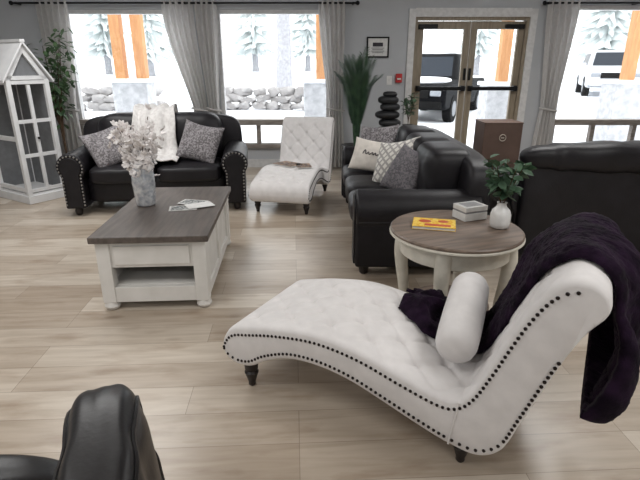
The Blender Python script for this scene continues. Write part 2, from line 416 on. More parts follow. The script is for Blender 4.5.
# ------------------------------------------------------------------ sofas
def make_sofa(label, cat, name, W, n, loc, rz, lm, nails=False, D=.97, backh=.93, cush=(.705, .50), armh=.63, roll=False, flat=0):
    t = thing(name, label, cat, loc, rz)
    aw = .27; iw = W-2*aw
    MB().superbox((0, .49, .235), (iw+.14, .80, .27), 9, 8).build('base', lm, t, angle=70)
    cw = iw/n
    for k in range(n):
        cx = -iw/2+cw*(k+.5)
        def fn(q):
            wr = .10*noise.noise(Vector((q[0]*4+k*3, q[1]*4, 1)))+.05*math.sin(q[1]*9+4*noise.noise(Vector((q[0]*2, q[1]*2, k))))*(1-q[0]**2)
            return [q[0], q[1], q[2]+(.16*(1-q[0]**2)*(1-q[1]**2)+wr*.6 if q[2] > 0 else 0)]
        MB().superbox((cx, .31, .395), (cw-.008, .66, .17), 6, 18, fn=fn).build('seat_cushion', lm, t, angle=80)
    def tilt(q):
        z = q[2]; puff = .07*(1-q[0]**2)*(1-z*z) if q[1] > 0 else 0
        cr = (.05*noise.noise(Vector((q[0]*3.2+n, z*1.6, 2)))+(.06*math.sin(q[0]*16+3*z+3*noise.noise(Vector((q[0]*3, z*2, 0))))*sm(-.2, .6, z) if roll else 0))*(1 if q[1] > 0 else 0)
        return [q[0]*(1-.02*max(0, z)), q[1]*(1-.12*max(0, z))+.10*z+puff+cr, z+.012*noise.noise(Vector((q[0]*4, 1, 5)))*max(0, z)]
    MB().superbox((0, D-.13, backh/2+.04), (W-.10, .22, backh-.10), 7, 30, fn=tilt).build('back_frame', lm, t, angle=100)
    if roll:
        def rl(q):
            d = .05*noise.noise(Vector((q[0]*5, q[1], q[2])))+.045*math.sin(q[0]*20+4*noise.noise(Vector((q[0]*4, 1, 1))))
            return [q[0], q[1]*(1+d), q[2]*(1+d)]
        MB().superbox((0, D-.09, backh-.06), (W-.04, .27, .22), 3.0, 34, fn=rl).build('top_roll', lm, t, angle=110)
    for k in range(n):
        cx = -iw/2+cw*(k+.5)
        def fb(q):
            d = .03*noise.noise(Vector((q[0]*2.5+k, q[1]*2, q[2]*2.5)))
            cr = .06*math.sin(q[0]*10+3*q[2]+4*noise.noise(Vector((q[0]*2, q[2]*2, k))))*(1-abs(q[2])) if q[1] < 0 else 0
            return [q[0], q[1]*(1+d)+.10*q[2]-(.12*(1-q[0]**2)*(1-q[2]**2)+cr*.7 if q[1] < 0 else 0), q[2]*(1+d*(1-flat))-(.05-.04*flat)*q[0]**4*(q[2] > 0)]
        MB().superbox((cx, D-.29, cush[0]), (cw+.006, .33, cush[1]), 4+1.4*flat, 20, fn=fb).build('back_cushion', lm, t, angle=100)
    cz = armh-.135
    for s in (-1, 1):
        x = s*(W/2-.135); r = .135
        poly = [(-.10, .08)]
        for k in range(33):
            a = R(222-(264)*k/32); poly.append((r*math.cos(a), cz+r*math.sin(a)))
        poly.append((.10, .08))
        poly = [(x+p[0], p[1]) for p in poly]
        a_ = MB().prism(poly, .0, D-.10, 'y').build('arm', lm, t, bevel=.02)
        pin = [(x+(p[0]-x)*.74, cz+(p[1]-cz)*.74 if p[1] > .2 else p[1]+.02) for p in poly]
        MB().prism(pin, -.014, .02, 'y').build('arm_front', lm, a_, bevel=.008)
        if nails:
            m = MB(); pin2 = [Vector((x+(p[0]-x)*.85, cz+(p[1]-cz)*.85, 0)) if p[1] > .2 else Vector((x+(p[0]-x)*.85, p[1]+.01, 0)) for p in poly]
            acc = 0
            for i in range(len(pin2)-1):
                seg = (pin2[i+1]-pin2[i]); L = seg.length; d = -acc
                while d+.034 <= L:
                    d += .034; p = pin2[i]+seg*(d/L); m.sphere((p.x, -.004, p.y), (.010, .009, .010), 8, 4)
                acc = L-d
            m.build('nailhead_trim', M_nail2, a_)
    for sx in (-1, 1):
        for y in (.07, D-.14):
            MB().lathe([(.022, 0), (.032, .012), (.038, .05), (.03, .085), (.032, .11)], 16, (sx*(W/2-.13), y, 0)).build('foot', M_dwood, t)
    return t
make_sofa('dark leather loveseat with nailhead arms in front of the first window', 'loveseat', 'loveseat', 1.86, 2, (-1.66, 4.86, 0), R(8), M_leather, True)
make_sofa('long dark leather sofa with four pillows facing the coffee table', 'sofa', 'sofa', 2.2, 3, (.25, 4.3, 0), R(-90), M_leather, backh=.86, cush=(.655, .45), flat=1)
make_sofa('dark leather sofa seen from behind at the right, beyond the plum throw', 'sofa', 'sofa', 1.98, 2, (2.40, 4.37, 0), R(180), M_leather, backh=.89, cush=(.60, .42), roll=True)

def make_recliner():
    t = thing('armchair', 'black glossy leather armchair cropped in the near left corner', 'armchair', (-1.095, .235, 0), R(-70))
    W = 1.02; D = .95; lm = M_leather2
    MB().superbox((0, .48, .22), (W-.14, .80, .30), 8, 8).build('base', lm, t, angle=80)
    def crease(f, amp, seed):
        def fn(q):
            d = amp*noise.noise(Vector((q[0]*f+seed, q[1]*f, q[2]*f)))+amp*.7*math.sin(q[1]*8+3*noise.noise(Vector((q[0]*2, q[1]*2, q[2]*2+seed))))*max(0, 1-abs(q[2])*.8)
            return [c*(1+d) for c in q]
        return fn
    MB().superbox((0, .30, .38), (W-.46, .64, .20), 4, 16, fn=crease(2, .04, 1)).build('seat_cushion', lm, t, angle=120)
    for s in (-1, 1):
        MB().superbox((s*(W/2-.13), .38, .37), (.29, .80, .60), 2.9, 28, fn=crease(2.2, .025, 5+s)).build('arm', lm, t, angle=120)
    MB().superbox((0, D-.12, .40), (W-.38, .18, .50), 6, 12).build('back_lower', lm, t, angle=120)
    def head(q):
        z = q[2]
        d = .02*noise.noise(Vector((q[0]*2.4, q[1]*2, z*2.4)))
        cr = .10*math.sin(q[0]*11+4*z+3.5*noise.noise(Vector((q[0]*2, 0, z*2))))*(1-abs(z)*.6)*q[1]
        dr = .03*math.sin(z*9+5*noise.noise(Vector((q[0]*2, q[1]*2, 3))))*(1-abs(q[1])*.4)*max(0, abs(q[0])-.5)
        return [q[0]*(1+d+dr)*(1-.03*max(0, z)), q[1]*(1+d-.26*z)+cr, z*(1+d*.5)-.02*abs(q[0])**3]
    c = Vector((0, D-.125, .635)); dm = Vector((W-.25, .165, .46)); e = 6
    bc = MB().superbox(c, dm, e, 40, fn=head).build('back_cushion', lm, t, angle=120)
    for yy in (-.88, .88):
        rr = (1-abs(yy)**e)**(1/e); pts = []
        for i in range(97):
            a = 2*PI*i/96; x = math.cos(a); z = math.sin(a); k = rr/((abs(x)**e+abs(z)**e)**(1/e))
            q = head([x*k, yy, z*k]); pts.append((c.x+q[0]*dm.x/2*1.004, c.y+q[1]*dm.y/2, c.z+q[2]*dm.z/2*1.006))
        MB().tube(pts, .0055, 6).build('piping_seam', lm, bc)
    for sx in (-1, 1):
        for y in (.08, D-.16): MB().lathe([(.022, 0), (.03, .012), (.032, .09)], 14, (sx*(W/2-.14), y, 0)).build('foot', M_dwood, t)
make_recliner()

# ------------------------------------------------------------------ chaises
KS = .98
CH_U = [(-.125,.20), (-.115,.26), (-.07,.315), (.03,.345), (.18,.38), (.38,.405), (.58,.385), (.78,.33), (.92,.297), (.99,.305), (1.04,.36), (1.088,.48), (1.138,.61), (1.186,.72), (1.235,.80), (1.288,.842), (1.343,.845), (1.388,.818), (1.405,.775), (1.392,.735), (1.362,.722)]
CH_L = [(-.125,.20), (-.108,.148), (-.05,.122), (.03,.132), (.12,.188), (.25,.238), (.40,.248), (.55,.226), (.70,.178), (.85,.126), (.97,.092), (1.08,.083), (1.16,.14), (1.208,.27), (1.254,.41), (1.297,.54), (1.328,.63), (1.345,.68), (1.353,.705), (1.362,.722)]
CW = .62; NU = 190
UP, LU = catmull([(a*KS, b, 0) for a, b in CH_U], NU)
LO, LL = catmull([(a*KS, b, 0) for a, b in CH_L], NU)
def unorm(i):
    tg = (UP[min(i+1, NU-1)]-UP[max(i-1, 0)]).normalized(); return Vector((-tg.y, tg.x, 0))
LA, LW = .20, .19
def tuft(a, w):
    ea = min(1, max(0, (a-.12)/.06))*min(1, max(0, (LU-.28-a)/.06)); ew = min(1, max(0, (min(w, CW-w)-.025)/.04))
    k = ea*ew
    if k <= 0: return 0
    u = a/LA; v = (w-CW/2)/LW; p = u+v; q = u-v
    dp = abs(p-round(p)); dq = abs(q-round(q))
    rr = math.sqrt(dp*dp+dq*dq)
    return k*(-.0085*(math.exp(-(dp/.07)**2)+math.exp(-(dq/.07)**2))-.019*math.exp(-(rr/.15)**2)+.006)
def make_chaise(label, loc, rz):
    t = thing('chaise_lounge', label, 'chaise lounge', loc, rz, 'white tufted chaise lounges')
    wl = [(0, .022), (.003, .013), (.010, .006), (.02, .0015)]
    ws = wl+[(.03+(CW-.06)*k/56, 0) for k in range(57)]+[(CW-a, b) for a, b in reversed(wl)]
    J = next(i for i in range(NU) if UP[i].x > .975)
    K = len(ws)
    def patch(i0, i1, name):
        m = MB(); vs = []; fs = []; n = i1-i0+1
        for i in range(i0, i1+1):
            nr = unorm(i); dv = (LO[i]-UP[i]); L = dv.length; dv = dv/L if L > 1e-6 else Vector((0,0,0))
            a = LU*i/(NU-1)
            for (w, de) in ws:
                d = min(de, .42*L); p = UP[i]+dv*d+nr*(tuft(a, w)-.008*math.exp(-((i-J)/1.6)**2)); vs.append((p.x, w, p.y))
        for i in range(i0, i1+1):
            dv = (UP[i]-LO[i]); L = dv.length; dv = dv/L if L > 1e-6 else Vector((0,0,0))
            for (w, de) in ws:
                d = min(de, .42*L); p = LO[i]+dv*d; vs.append((p.x, w, p.y))
        o = n*K
        for i in range(n-1):
            for k in range(K-1):
                fs.append((i*K+k, i*K+k+1, (i+1)*K+k+1, (i+1)*K+k)); fs.append((o+i*K+k, o+(i+1)*K+k, o+(i+1)*K+k+1, o+i*K+k+1))
            for k in (0, K-1): fs.append((i*K+k, (i+1)*K+k, o+(i+1)*K+k, o+i*K+k))
        m.add(vs, fs); return m.build(name, M_white, t, angle=60, weld=True)
    seat = patch(0, J, 'seat'); back = patch(J, NU-1, 'backrest')
    for w in (-.001, CW+.001):
        MB().tube([(UP[J].x+(LO[J].x-UP[J].x)*q, w, UP[J].y+(LO[J].y-UP[J].y)*q) for q in (.05, .3, .6, .95)], .004, 6).build('welt', M_white, back)
    bt = None
    for (par, a0, a1) in ((seat, .15, LU*J/(NU-1)-.03), (back, LU*J/(NU-1)+.03, LU-.31)):
        for hr in range(0, 60):
            a = hr*LA/2
            if not (a0 < a < a1): continue
            for c in range(-4, 5):
                if (c+hr) % 2: continue
                w = CW/2+c*LW/2
                if w < .07 or w > CW-.07: continue
                i = int(a/LU*(NU-1)); p = UP[i]+unorm(i)*(tuft(a, w)+.004)
                if bt is None: bo = MB().sphere((0, 0, 0), .011, 8, 6).build('tuft_button', M_white, par); bt = bo
                else: bo = bt.copy(); col.objects.link(bo); bo.parent = par
                bo.location = (p.x, w, p.y)
    for (w, sg) in ((-.001, -1), (CW+.001, 1)):
        for (par, i0, i1) in ((seat, 3, J), (back, J+1, NU-20)):
            for row in (0, 1):
                m = MB(); last = None
                for i in range(i0, i1+1):
                    dv = LO[i]-UP[i]; L = dv.length
                    if L < .07: continue
                    p = UP[i]+dv*(.040/L) if row == 0 else LO[i]-dv*(.034/L)
                    if last is None or (p-last).length > .021:
                        m.sphere((p.x, w, p.y), (.0068, .006, .0068), 8, 4); last = p
                m.build('nailhead_row', M_nail, par)
    for (s, h) in ((.0, .14), (.995, .11)):
        for w in (.05, CW-.05):
            MB().lathe([(.013, 0), (.018, .008), (.017, .02), (.026, .05), (.034, .075), (.026, .085), (.032, .095), (.034, h)], 16, (s, w, 0)).build('leg', M_dwood, t)
    return t
CL = (-.35, 1.945, 0); CR = R(-29)
C2L = (-.09, 4.83, 0); C2R = R(78.5)
ch1 = make_chaise('near white tufted chaise lounge with a dark throw over its back', CL, CR)
ch2 = dup(ch1, C2L, C2R, 'far white tufted chaise lounge before the second window with a magazine')
CM = Matrix.Translation(Vector(CL)) @ Matrix.Rotation(CR, 4, 'Z')

# plum fur throw over the near chaise (in that chaise's own frame)
i0 = next(i for i in range(NU) if UP[i].x > .57); i1 = max(range(NU), key=lambda i: UP[i].x)
path = [UP[i]+unorm(i)*.010 for i in range(i0, i1+1)]
pl = [(p.x, p.y, 0) for p in path[::6]]+[(1.402, .70, 0), (1.425, .63, 0), (1.428, .56, 0), (1.40, .485, 0), (1.355, .41, 0)]
NJ = 330; NW = 220
TP, TL = catmull(pl, NJ)
m = MB(); vs = []; fs = []
V3 = Vector
for j in range(NJ):
    t_ = j/(NJ-1)
    tg = (TP[min(j+1, NJ-1)]-TP[max(j-1, 0)]).normalized(); nr = Vector((-tg.y, tg.x, 0))
    fold = sm(.66, .86, t_); st = sm(0, .12, t_); mid = sm(.12, .42, t_)
    w0 = lerp(lerp(.33, .27, mid), .12, sm(.50, .74, t_))+.08*(1-st)-.02*math.sin(t_*15)-.09*fold*sm(.76, 1, t_)
    w1 = lerp(.70, .84, mid)-.08*(1-st)
    bunch = 1-sm(.02, .33, t_)
    eend = min(1, min(t_, 1-t_)/.035); eend = math.sqrt(max(0, eend*(2-eend)))
    for k in range(NW+1):
        u = k/NW; w = lerp(w0, w1, u)
        edge = min(1, min(u, 1-u)/.09); edge = math.sqrt(max(0, edge*(2-edge)))
        jag = .10*noise.noise(V3((u*3.2, 2, 7)))*(1-sm(0, .25, t_))
        jj = min(NJ-1, max(0, j+jag*NJ)); a_ = int(jj); p = TP[a_].lerp(TP[min(NJ-1, a_+1)], jj-a_)
        S_ = t_*TL
        big = noise.noise(V3((S_*4.5+w*3, w*6, 3)))*.034+noise.noise(V3((S_*9+w*6, w*9, 8)))*.012
        fz = noise.noise(V3((S_*45, w*50, 9)))*.004+noise.noise(V3((S_*110, w*120, 4)))*.003
        lump = bunch*.085*(.45+1.0*noise.noise(V3((S_*13, w*10, 1))))*math.sin(PI*min(1, max(0, .06+u*.9)))
        wave = (.006+.034*fold)*math.sin(w*15+3*t_+2.5*noise.noise(V3((S_*3, w*3, 0))))
        far = .016*sm(.42, .62, w)*mid*(1-fold)
        hgt = (edge*(.036+.036*fold)+far+big*edge+max(-.004, lump)+wave*edge+fz)*eend
        e = max(0, w-.60); ww = w
        if e > 0 and fold < 1:
            ww = lerp(.60+.05*(1-math.exp(-e/.03)), w, fold*.5); p = p-nr*e*(1-fold)
        p = p+nr*hgt
        vs.append((p.x, ww+.012*noise.noise(V3((S_*14, 7, w*20)))+(.025*(1-fold)*edge if e > 0 else 0), max(.05, p.y-.05*fold*sm(.85, 1, t_)*math.sin(u*5+1)+.012*sm(.95, 1, t_)*noise.noise(V3((w*60, 1, 1))))))
for j in range(NJ-1):
    for k in range(NW):
        q = j*(NW+1)+k; fs.append((q, q+NW+1, q+NW+2, q+1))
m.add(vs, fs)
th = tag(m.build('throw_blanket', M_throw, angle=180, recalc=False), 'dark plum faux fur throw draped over the near chaise back', 'blanket')
th.location = CL; th.rotation_euler = (0, 0, CR)
md = th.modifiers.new('solid', 'SOLIDIFY'); md.thickness = .03; md.offset = -1

# white bolster on near chaise
bol = tag(MB().lathe([(.004,-.25), (.03,-.247), (.055,-.238), (.073,-.222), (.082,-.195), (.085,-.12), (.086,0), (.085,.12), (.082,.195), (.073,.222), (.055,.238), (.03,.247), (.004,.25)], 36).build('bolster_pillow', M_white, angle=80), 'white cylindrical bolster pillow on the near chaise seat', 'pillow')
bol.location = CM @ Vector((.885, .385, .452))
bol.rotation_euler = (CM @ Matrix.Rotation(R(6), 4, 'Z') @ Matrix.Rotation(R(-79), 4, 'X')).to_euler()

# ------------------------------------------------------------------ coffee table
CTL = (-1.055, 3.35, 0); CTR = R(3.5)
t = thing('coffee_table', 'white farmhouse coffee table with weathered dark top', 'coffee table', CTL, CTR)
hx, hy = .325, .60
MB().box((0, 0, .475), (.70, 1.26, .04)).build('tabletop', M_ttop, t, bevel=.006)
for sx in (-1, 1):
    for sy in (-1, 1):
        MB().box((sx*(hx-.04), sy*(hy-.04), .255), (.08, .08, .40)).build('corner_post', M_pwhite, t, bevel=.004)
        MB().lathe([(.024, 0), (.04, .008), (.048, .025), (.042, .045), (.04, .056)], 20, (sx*(hx-.04), sy*(hy-.04), 0)).build('bun_foot', M_pwhite, t)
for sy in (-1, 1):
    MB().box((0, sy*(hy-.03), .37), (2*hx-.15, .03, .17)).build('apron', M_pwhite, t, bevel=.003)
    MB().box((0, sy*(hy-.012), .365), (2*hx-.20, .012, .12)).build('drawer_front', M_pwhite, t, bevel=.003)
    MB().box((0, sy*(hy-.025), .105), (2*hx-.15, .035, .10)).build('bottom_rail', M_pwhite, t, bevel=.003)
for sx in (-1, 1):
    MB().box((sx*(hx-.035), 0, .255), (.03, 2*hy-.15, .40)).build('side_panel', M_pwhite, t, bevel=.003)
    m = MB()
    for z, h in ((.425, .06), (.085, .06)): m.box((sx*(hx-.014), 0, z), (.014, 2*hy-.16, h))
    for y in (-hy+.11, 0, hy-.11): m.box((sx*(hx-.014), y, .255), (.014, .06, .28))
    m.build('panel_moulding', M_pwhite, t, smooth=False)
MB().box((0, 0, .15), (2*hx-.09, 2*hy-.09, .02)).build('lower_shelf', M_pwhite, t, smooth=False)
MB().box((0, .0, .24), (2*hx-.10, .02, .18)).build('divider', M_pwhite, t, smooth=False)
ZT = .4955
VP = Vector((-1.255, 3.42, ZT))
tag(MB().lathe([(.056,0), (.065,.006), (.067,.02), (.073,.08), (.08,.16), (.078,.22), (.067,.265), (.074,.30), (.084,.312), (.078,.312), (.065,.27), (.072,.2), (.056,.02), (.01,.012)], 32).build('glass_vase', M_merc, angle=60), 'silver crackled glass vase of white blossoms on coffee table', 'vase').location = VP
for k in range(9):
    a = k*2*PI/9+.4; sp = .07+.08*random.random()
    if k == 0: a = PI*.95; sp = .19
    H = .27+.15*random.random() if k % 2 else .22+.10*random.random()
    t = thing('blossom_branch', 'branch of white silk blossoms standing in the silver vase', 'flower', VP+Vector((.025*math.cos(a), .025*math.sin(a), .02)), 0, 'white blossom branches in the silver vase')
    pts = [(0,0,0), (.02*math.cos(a), .02*math.sin(a), .26), (.4*sp*math.cos(a), .4*sp*math.sin(a), .28+H*.35), (sp*math.cos(a), sp*math.sin(a), .28+H*.8)]
    pp, _ = catmull(pts, 24)
    MB().tube(pp, .003, 6).build('stem', M_stem, t)
    m = MB()
    for q in range(31):
        c = pp[random.randint(11, 23)]+Vector((random.gauss(0,.032), random.gauss(0,.032), random.gauss(0,.032)))
        R_ = Euler((random.uniform(-1.2,1.2), random.uniform(-1.2,1.2), random.uniform(0,6))).to_matrix().to_4x4()
        for pe in range(5):
            b = pe*2*PI/5
            m.sphere((0,0,0), (.017,.012,.004), 6, 4, Matrix.Translation(c) @ R_ @ Matrix.Rotation(b, 4, 'Z') @ Matrix.Translation((.014,0,.003)) @ Matrix.Rotation(-.35, 4, 'Y'))
    m.build('blossoms', M_petal, t)
for k, (x, y, rz, mt, lb) in enumerate([(-.965, 3.33, 12, M_print, 'grey printed photo card lying nearest on the coffee table'), (-.93, 3.47, -14, M_print, 'printed photo card overlapping behind the nearest card on coffee table'), (-.86, 3.38, 30, M_paper, 'plain white card at the right of the cards on coffee table')]):
    t = thing('photo_card', lb, 'card', (x, y, ZT+.0005+.0035*k), R(rz), 'cards on the coffee table')
    MB().box((0, 0, .0015), (.19, .125, .003)).build('card', M_paper, t, smooth=False)
    if mt is M_print: MB().box((0, 0, .0031), (.165, .10, .0006)).build('picture', mt, t, smooth=False)

# ------------------------------------------------------------------ round end table
RT = Vector((.75, 2.57, 0))
t = thing('end_table', 'round end table with brown plank top and cream cabriole legs', 'side table', RT, R(20))
MB().lathe([(.34,.582), (.352,.583), (.358,.588), (.358,.596), (.352,.602), (.01,.603)], 64).build('tabletop', M_rtop, t, angle=35)
MB().lathe([(.30,.566), (.352,.567), (.362,.572), (.362,.580), (.356,.584), (.30,.585)], 64).build('rim', M_cream, t, angle=35)
MB().lathe([(.292,.462), (.300,.468), (.300,.566), (.292,.568)], 64).build('apron', M_cream, t, angle=35)
for k in range(4):
    a = k*PI/2+R(45)
    pts = [(.280,0,.56), (.292,0,.50), (.300,0,.43), (.292,0,.33), (.276,0,.22), (.268,0,.12), (.272,0,.05), (.285,0,.0)]
    pp, _ = catmull(pts, 26)
    rr = [lerp(.046, .028, min(1, (i/25)*1.3)) if i < 20 else lerp(.028, .034, (i-19)/6) for i in range(26)]
    pp[-1].z = .015
    MB().tube(pp, rr, 12, Matrix.Rotation(a, 4, 'Z')).build('leg', M_cream, t, angle=60)
MB().lathe([(.005,.13), (.22,.13), (.225,.137), (.225,.15), (.22,.156), (.005,.156)], 48).build('lower_shelf', M_rtop, t, angle=35)
ZR = .604
t = thing('book', 'yellow paperback book lying flat on the round end table', 'book', (.635, 2.60, ZR), R(-14))
MB().box((0, 0, .008), (.225, .155, .014)).build('page_block', M_paper, t, smooth=False)
MB().box((0, 0, .0165), (.232, .162, .003)).build('front_cover', M_yellow, t, smooth=False)
MB().box((0, 0, .0005), (.232, .162, .001)).build('back_cover', M_yellow, t, smooth=False)
m = MB(); m.box((.02, -.045, .0185), (.14, .035, .001)); m.sphere((-.05, .02, .0182), (.035, .03, .0012), 14, 4); m.sphere((.05, .03, .0182), (.03, .025, .0012), 14, 4); m.build('cover_print', M_orange, t, smooth=False)
t = thing('coaster_box', 'compact white and grey box on the round table beside the white vase', 'box', (.875, 2.75, ZR), R(22))
MB().box((0, 0, .022), (.155, .12, .044)).build('body', M_ceram, t, bevel=.003)
MB().box((0, 0, .049), (.150, .115, .010)).build('band', M_greyb, t, smooth=False)
MB().box((0, 0, .068), (.155, .12, .028)).build('lid', M_ceram, t, bevel=.003)
MB().box((0, 0, .0826), (.11, .08, .0012)).build('lid_panel', M_greyb, t, smooth=False)
WV = Vector((.99, 2.575, ZR))
tag(MB().lathe([(.040,0), (.049,.004), (.055,.03), (.055,.075), (.046,.10), (.028,.118), (.023,.132), (.027,.142), (.021,.142), (.019,.126), (.033,.095), (.033,.02), (.005,.01)], 28).build('ceramic_vase', M_ceram, angle=60), 'small white ceramic bottle vase with green sprigs on round table', 'vase').location = WV
def leafpts(L, W):
    return [(0,0,0), (L*.3, W*.42, .004), (L*.65, W*.42, .004), (L,0,-.004), (L*.65,-W*.42,.004), (L*.3,-W*.42,.004), (L*.5,0,-.003)], [(0,1,6), (1,2,6), (2,3,6), (3,4,6), (4,5,6), (5,0,6)]
for k in range(7):
    a = k*2*PI/7+.3; H = .18+.10*random.random(); sp = .06+.07*random.random()
    t = thing('leafy_sprig', 'green eucalyptus sprig standing in the white bottle vase', 'sprig', WV+Vector((.006*math.cos(a), .006*math.sin(a), .03)), 0, 'green sprigs in the white vase')
    pp, _ = catmull([(0,0,0), (.004*math.cos(a), .004*math.sin(a), .105), (sp*.5*math.cos(a), sp*.5*math.sin(a), .11+H*.5), (sp*math.cos(a), sp*math.sin(a), .11+H)], 20)
    MB().tube(pp, .002, 5).build('stem', M_stem, t)
    m = MB()
    for q in range(17):
        c = pp[random.randint(9, 19)]; lv, lf = leafpts(.066, .045)
        m.add(lv, lf, Matrix.Translation(c) @ Matrix.Rotation(random.uniform(0, 2*PI), 4, 'Z') @ Matrix.Rotation(random.uniform(-.9, .6), 4, 'Y') @ Matrix.Rotation(random.uniform(-.8,.8), 4, 'X'))
    m.build('leaves', M_euc, t)

# ------------------------------------------------------------------ pillows, throw on loveseat
def pillow(label, M, w, h, th, mt, group, mark=False):
    t = thing('throw_pillow', label, 'pillow', (0,0,0), 0, group)
    t.location = M.to_translation(); t.rotation_euler = M.to_euler()
    m = MB(); n = 20; vs = []; fs = []
    for sg in (1, -1):
        for i in range(n+1):
            for j in range(n+1):
                u = math.sin((-1+2*i/n)*PI/2); v = math.sin((-1+2*j/n)*PI/2)
                x = u*(1-.07*(1-v*v)); y = v*(1-.07*(1-u*u))-.07*(v > 0)*(1-u*u)
                z = sg*th/2*(max(0, (1-u**2)*(1-v**2)))**.42*(1+.10*noise.noise(Vector((u*2, v*2, sg))))*(1-.18*v)
                vs.append((x*w/2, y*h/2, z))
    o = (n+1)**2
    for i in range(n):
        for j in range(n):
            q = i*(n+1)+j; fs.append((q, q+1, q+n+2, q+n+1)); fs.append((o+q, o+q+n+1, o+q+n+2, o+q+1))
    m.add(vs, fs); m.build('cover', mt, t, angle=120, weld=True)
    if mark:
        m = MB(); pts, _ = catmull([(-.11,-.01,0), (-.09,.03,0), (-.075,-.01,0), (-.05,.012,0), (-.04,-.012,0), (-.01,.012,0), (0,-.012,0), (.02,.012,0), (.03,-.012,0), (.06,.01,0), (.05,-.012,0), (.10,.0,0)], 70)
        m.tube([(p.x, p.y, (th/2*((1-(2*p.x/w)**2)*(1-(2*p.y/h)**2))**.42*1.02+.004)) for p in pts], .004, 6)
        m.build('script_mark', M_dgp, t)
    return t
def PM(loc, face, lean, roll=0):
    return Matrix.Translation(Vector(loc)) @ Matrix.Rotation(R(face+90), 4, 'Z') @ Matrix.Rotation(R(90-lean), 4, 'X') @ Matrix.Rotation(R(roll), 4, 'Z')
LM = Matrix.Translation((-1.66, 4.86, 0)) @ Matrix.Rotation(R(8), 4, 'Z')
def on_love(x, y, z, face, lean, roll=0):
    p = LM @ Vector((x, y, z)); return PM(p, face+8, lean, roll)
pillow('grey patterned pillow at the left arm of the loveseat', on_love(-.47, .27, .655, -62, 32, 16), .44, .42, .15, M_grayp, 'loveseat pillows')
pillow('grey patterned pillow at the right arm of the loveseat', on_love(.44, .29, .68, -105, 26, -12), .44, .42, .15, M_grayp, 'loveseat pillows')
SG = 'pillows on the long sofa'
pillow('grey patterned pillow farthest back on the long sofa', PM((.58, 5.00, .69), 232, 22, 6), .43, .40, .14, M_grayp, SG)
pillow('cream pillow with dark script mark on the long sofa', PM((.53, 4.66, .63), 242, 26, -4), .50, .32, .13, M_linen, SG, True)
pillow('cream and grey lattice pillow on the long sofa', PM((.65, 4.20, .665), 218, 32, 16), .42, .42, .16, M_latt, SG)
pillow('muted grey pillow nearest the camera on the long sofa', PM((.69, 3.84, .655), 212, 32, -6), .40, .40, .16, M_grayp2, SG)
m = MB(); vs = []; fs = []
pp, _ = catmull([(0,.985,.60), (0,1.0,.85), (0,.955,.98), (0,.82,1.0), (0,.66,.985), (0,.535,.90), (0,.46,.74), (0,.42,.60), (0,.35,.535), (0,.20,.525), (0,.06,.52)], 80)
for j, p in enumerate(pp):
    for k in range(41):
        u = k/40; x = lerp(-.24, .14, u)+(.05-.10*(1-u))*(j/79)+.05*sm(.5, 1, j/79)*(u-.3)+.02*noise.noise(Vector((j*.08, u*3, 2)))
        tg = (pp[min(j+1, 79)]-pp[max(j-1, 0)]).normalized(); nr = Vector((0, tg.z, -tg.y))
        q = p+nr*(.016+.016*math.sin(u*19+j*.05)+.022*noise.noise(Vector((j*.10, u*5, 5)))*sm(.2, .6, j/79)+.008*noise.noise(Vector((j*.4, u*15, 5))))
        vs.append((x, q.y, q.z))
for j in range(79):
    for k in range(40):
        q = j*41+k; fs.append((q, q+1, q+42, q+41))
m.add(vs, fs)
tw = tag(m.build('throw_blanket', M_throww, angle=180), 'white knit throw hanging over the loveseat back between its pillows', 'blanket')
tw.location = (-1.66, 4.86, 0); tw.rotation_euler = (0, 0, R(8)); md = tw.modifiers.new('solid', 'SOLIDIFY'); md.thickness = .012; md.offset = 0

# magazines on far chaise
C2 = Matrix.Translation(Vector(C2L)) @ Matrix.Rotation(C2R, 4, 'Z')
for k, (s, w, rz, lb) in enumerate([(.46, .36, 60, 'dark printed magazine lying on the far chaise seat'), (.40, .17, 20, 'printed leaflet lying right of the magazine on the far chaise')]):
    p = C2 @ Vector((s, w, .414))
    t = thing('magazine', lb, 'magazine', p, R(78.5+rz), 'reading matter on the far chaise')
    d = (.28, .21) if k == 0 else (.22, .15)
    MB().box((0, 0, .005), (d[0], d[1], .009)).build('pages', M_paper, t, smooth=False)
    MB().box((0, 0, .0105), (d[0]+.003, d[1]+.003, .002)).build('cover', M_print2, t, smooth=False)

# ------------------------------------------------------------------ brown stand behind sofas
t = thing('host_stand', 'plain brown stand with a small pale emblem beyond the sofas', 'stand', (1.72, 4.82, 0))
MB().box((0, 0, .48), (.36, .30, .90)).build('body', M_brown, t, bevel=.008)
MB().box((0, 0, .935), (.365, .305, .014)).build('top', M_brown, t, bevel=.004)
MB().box((0, 0, .02), (.37, .31, .04)).build('plinth', M_dwood, t, bevel=.006)
m = MB(); m.tube([(.03*math.cos(a), -.153, .80+.03*math.sin(a)) for a in [i*2*PI/24 for i in range(25)]], .004, 6); m.box((0, -.152, .80), (.03, .004, .012)); m.build('emblem', M_pale, t)

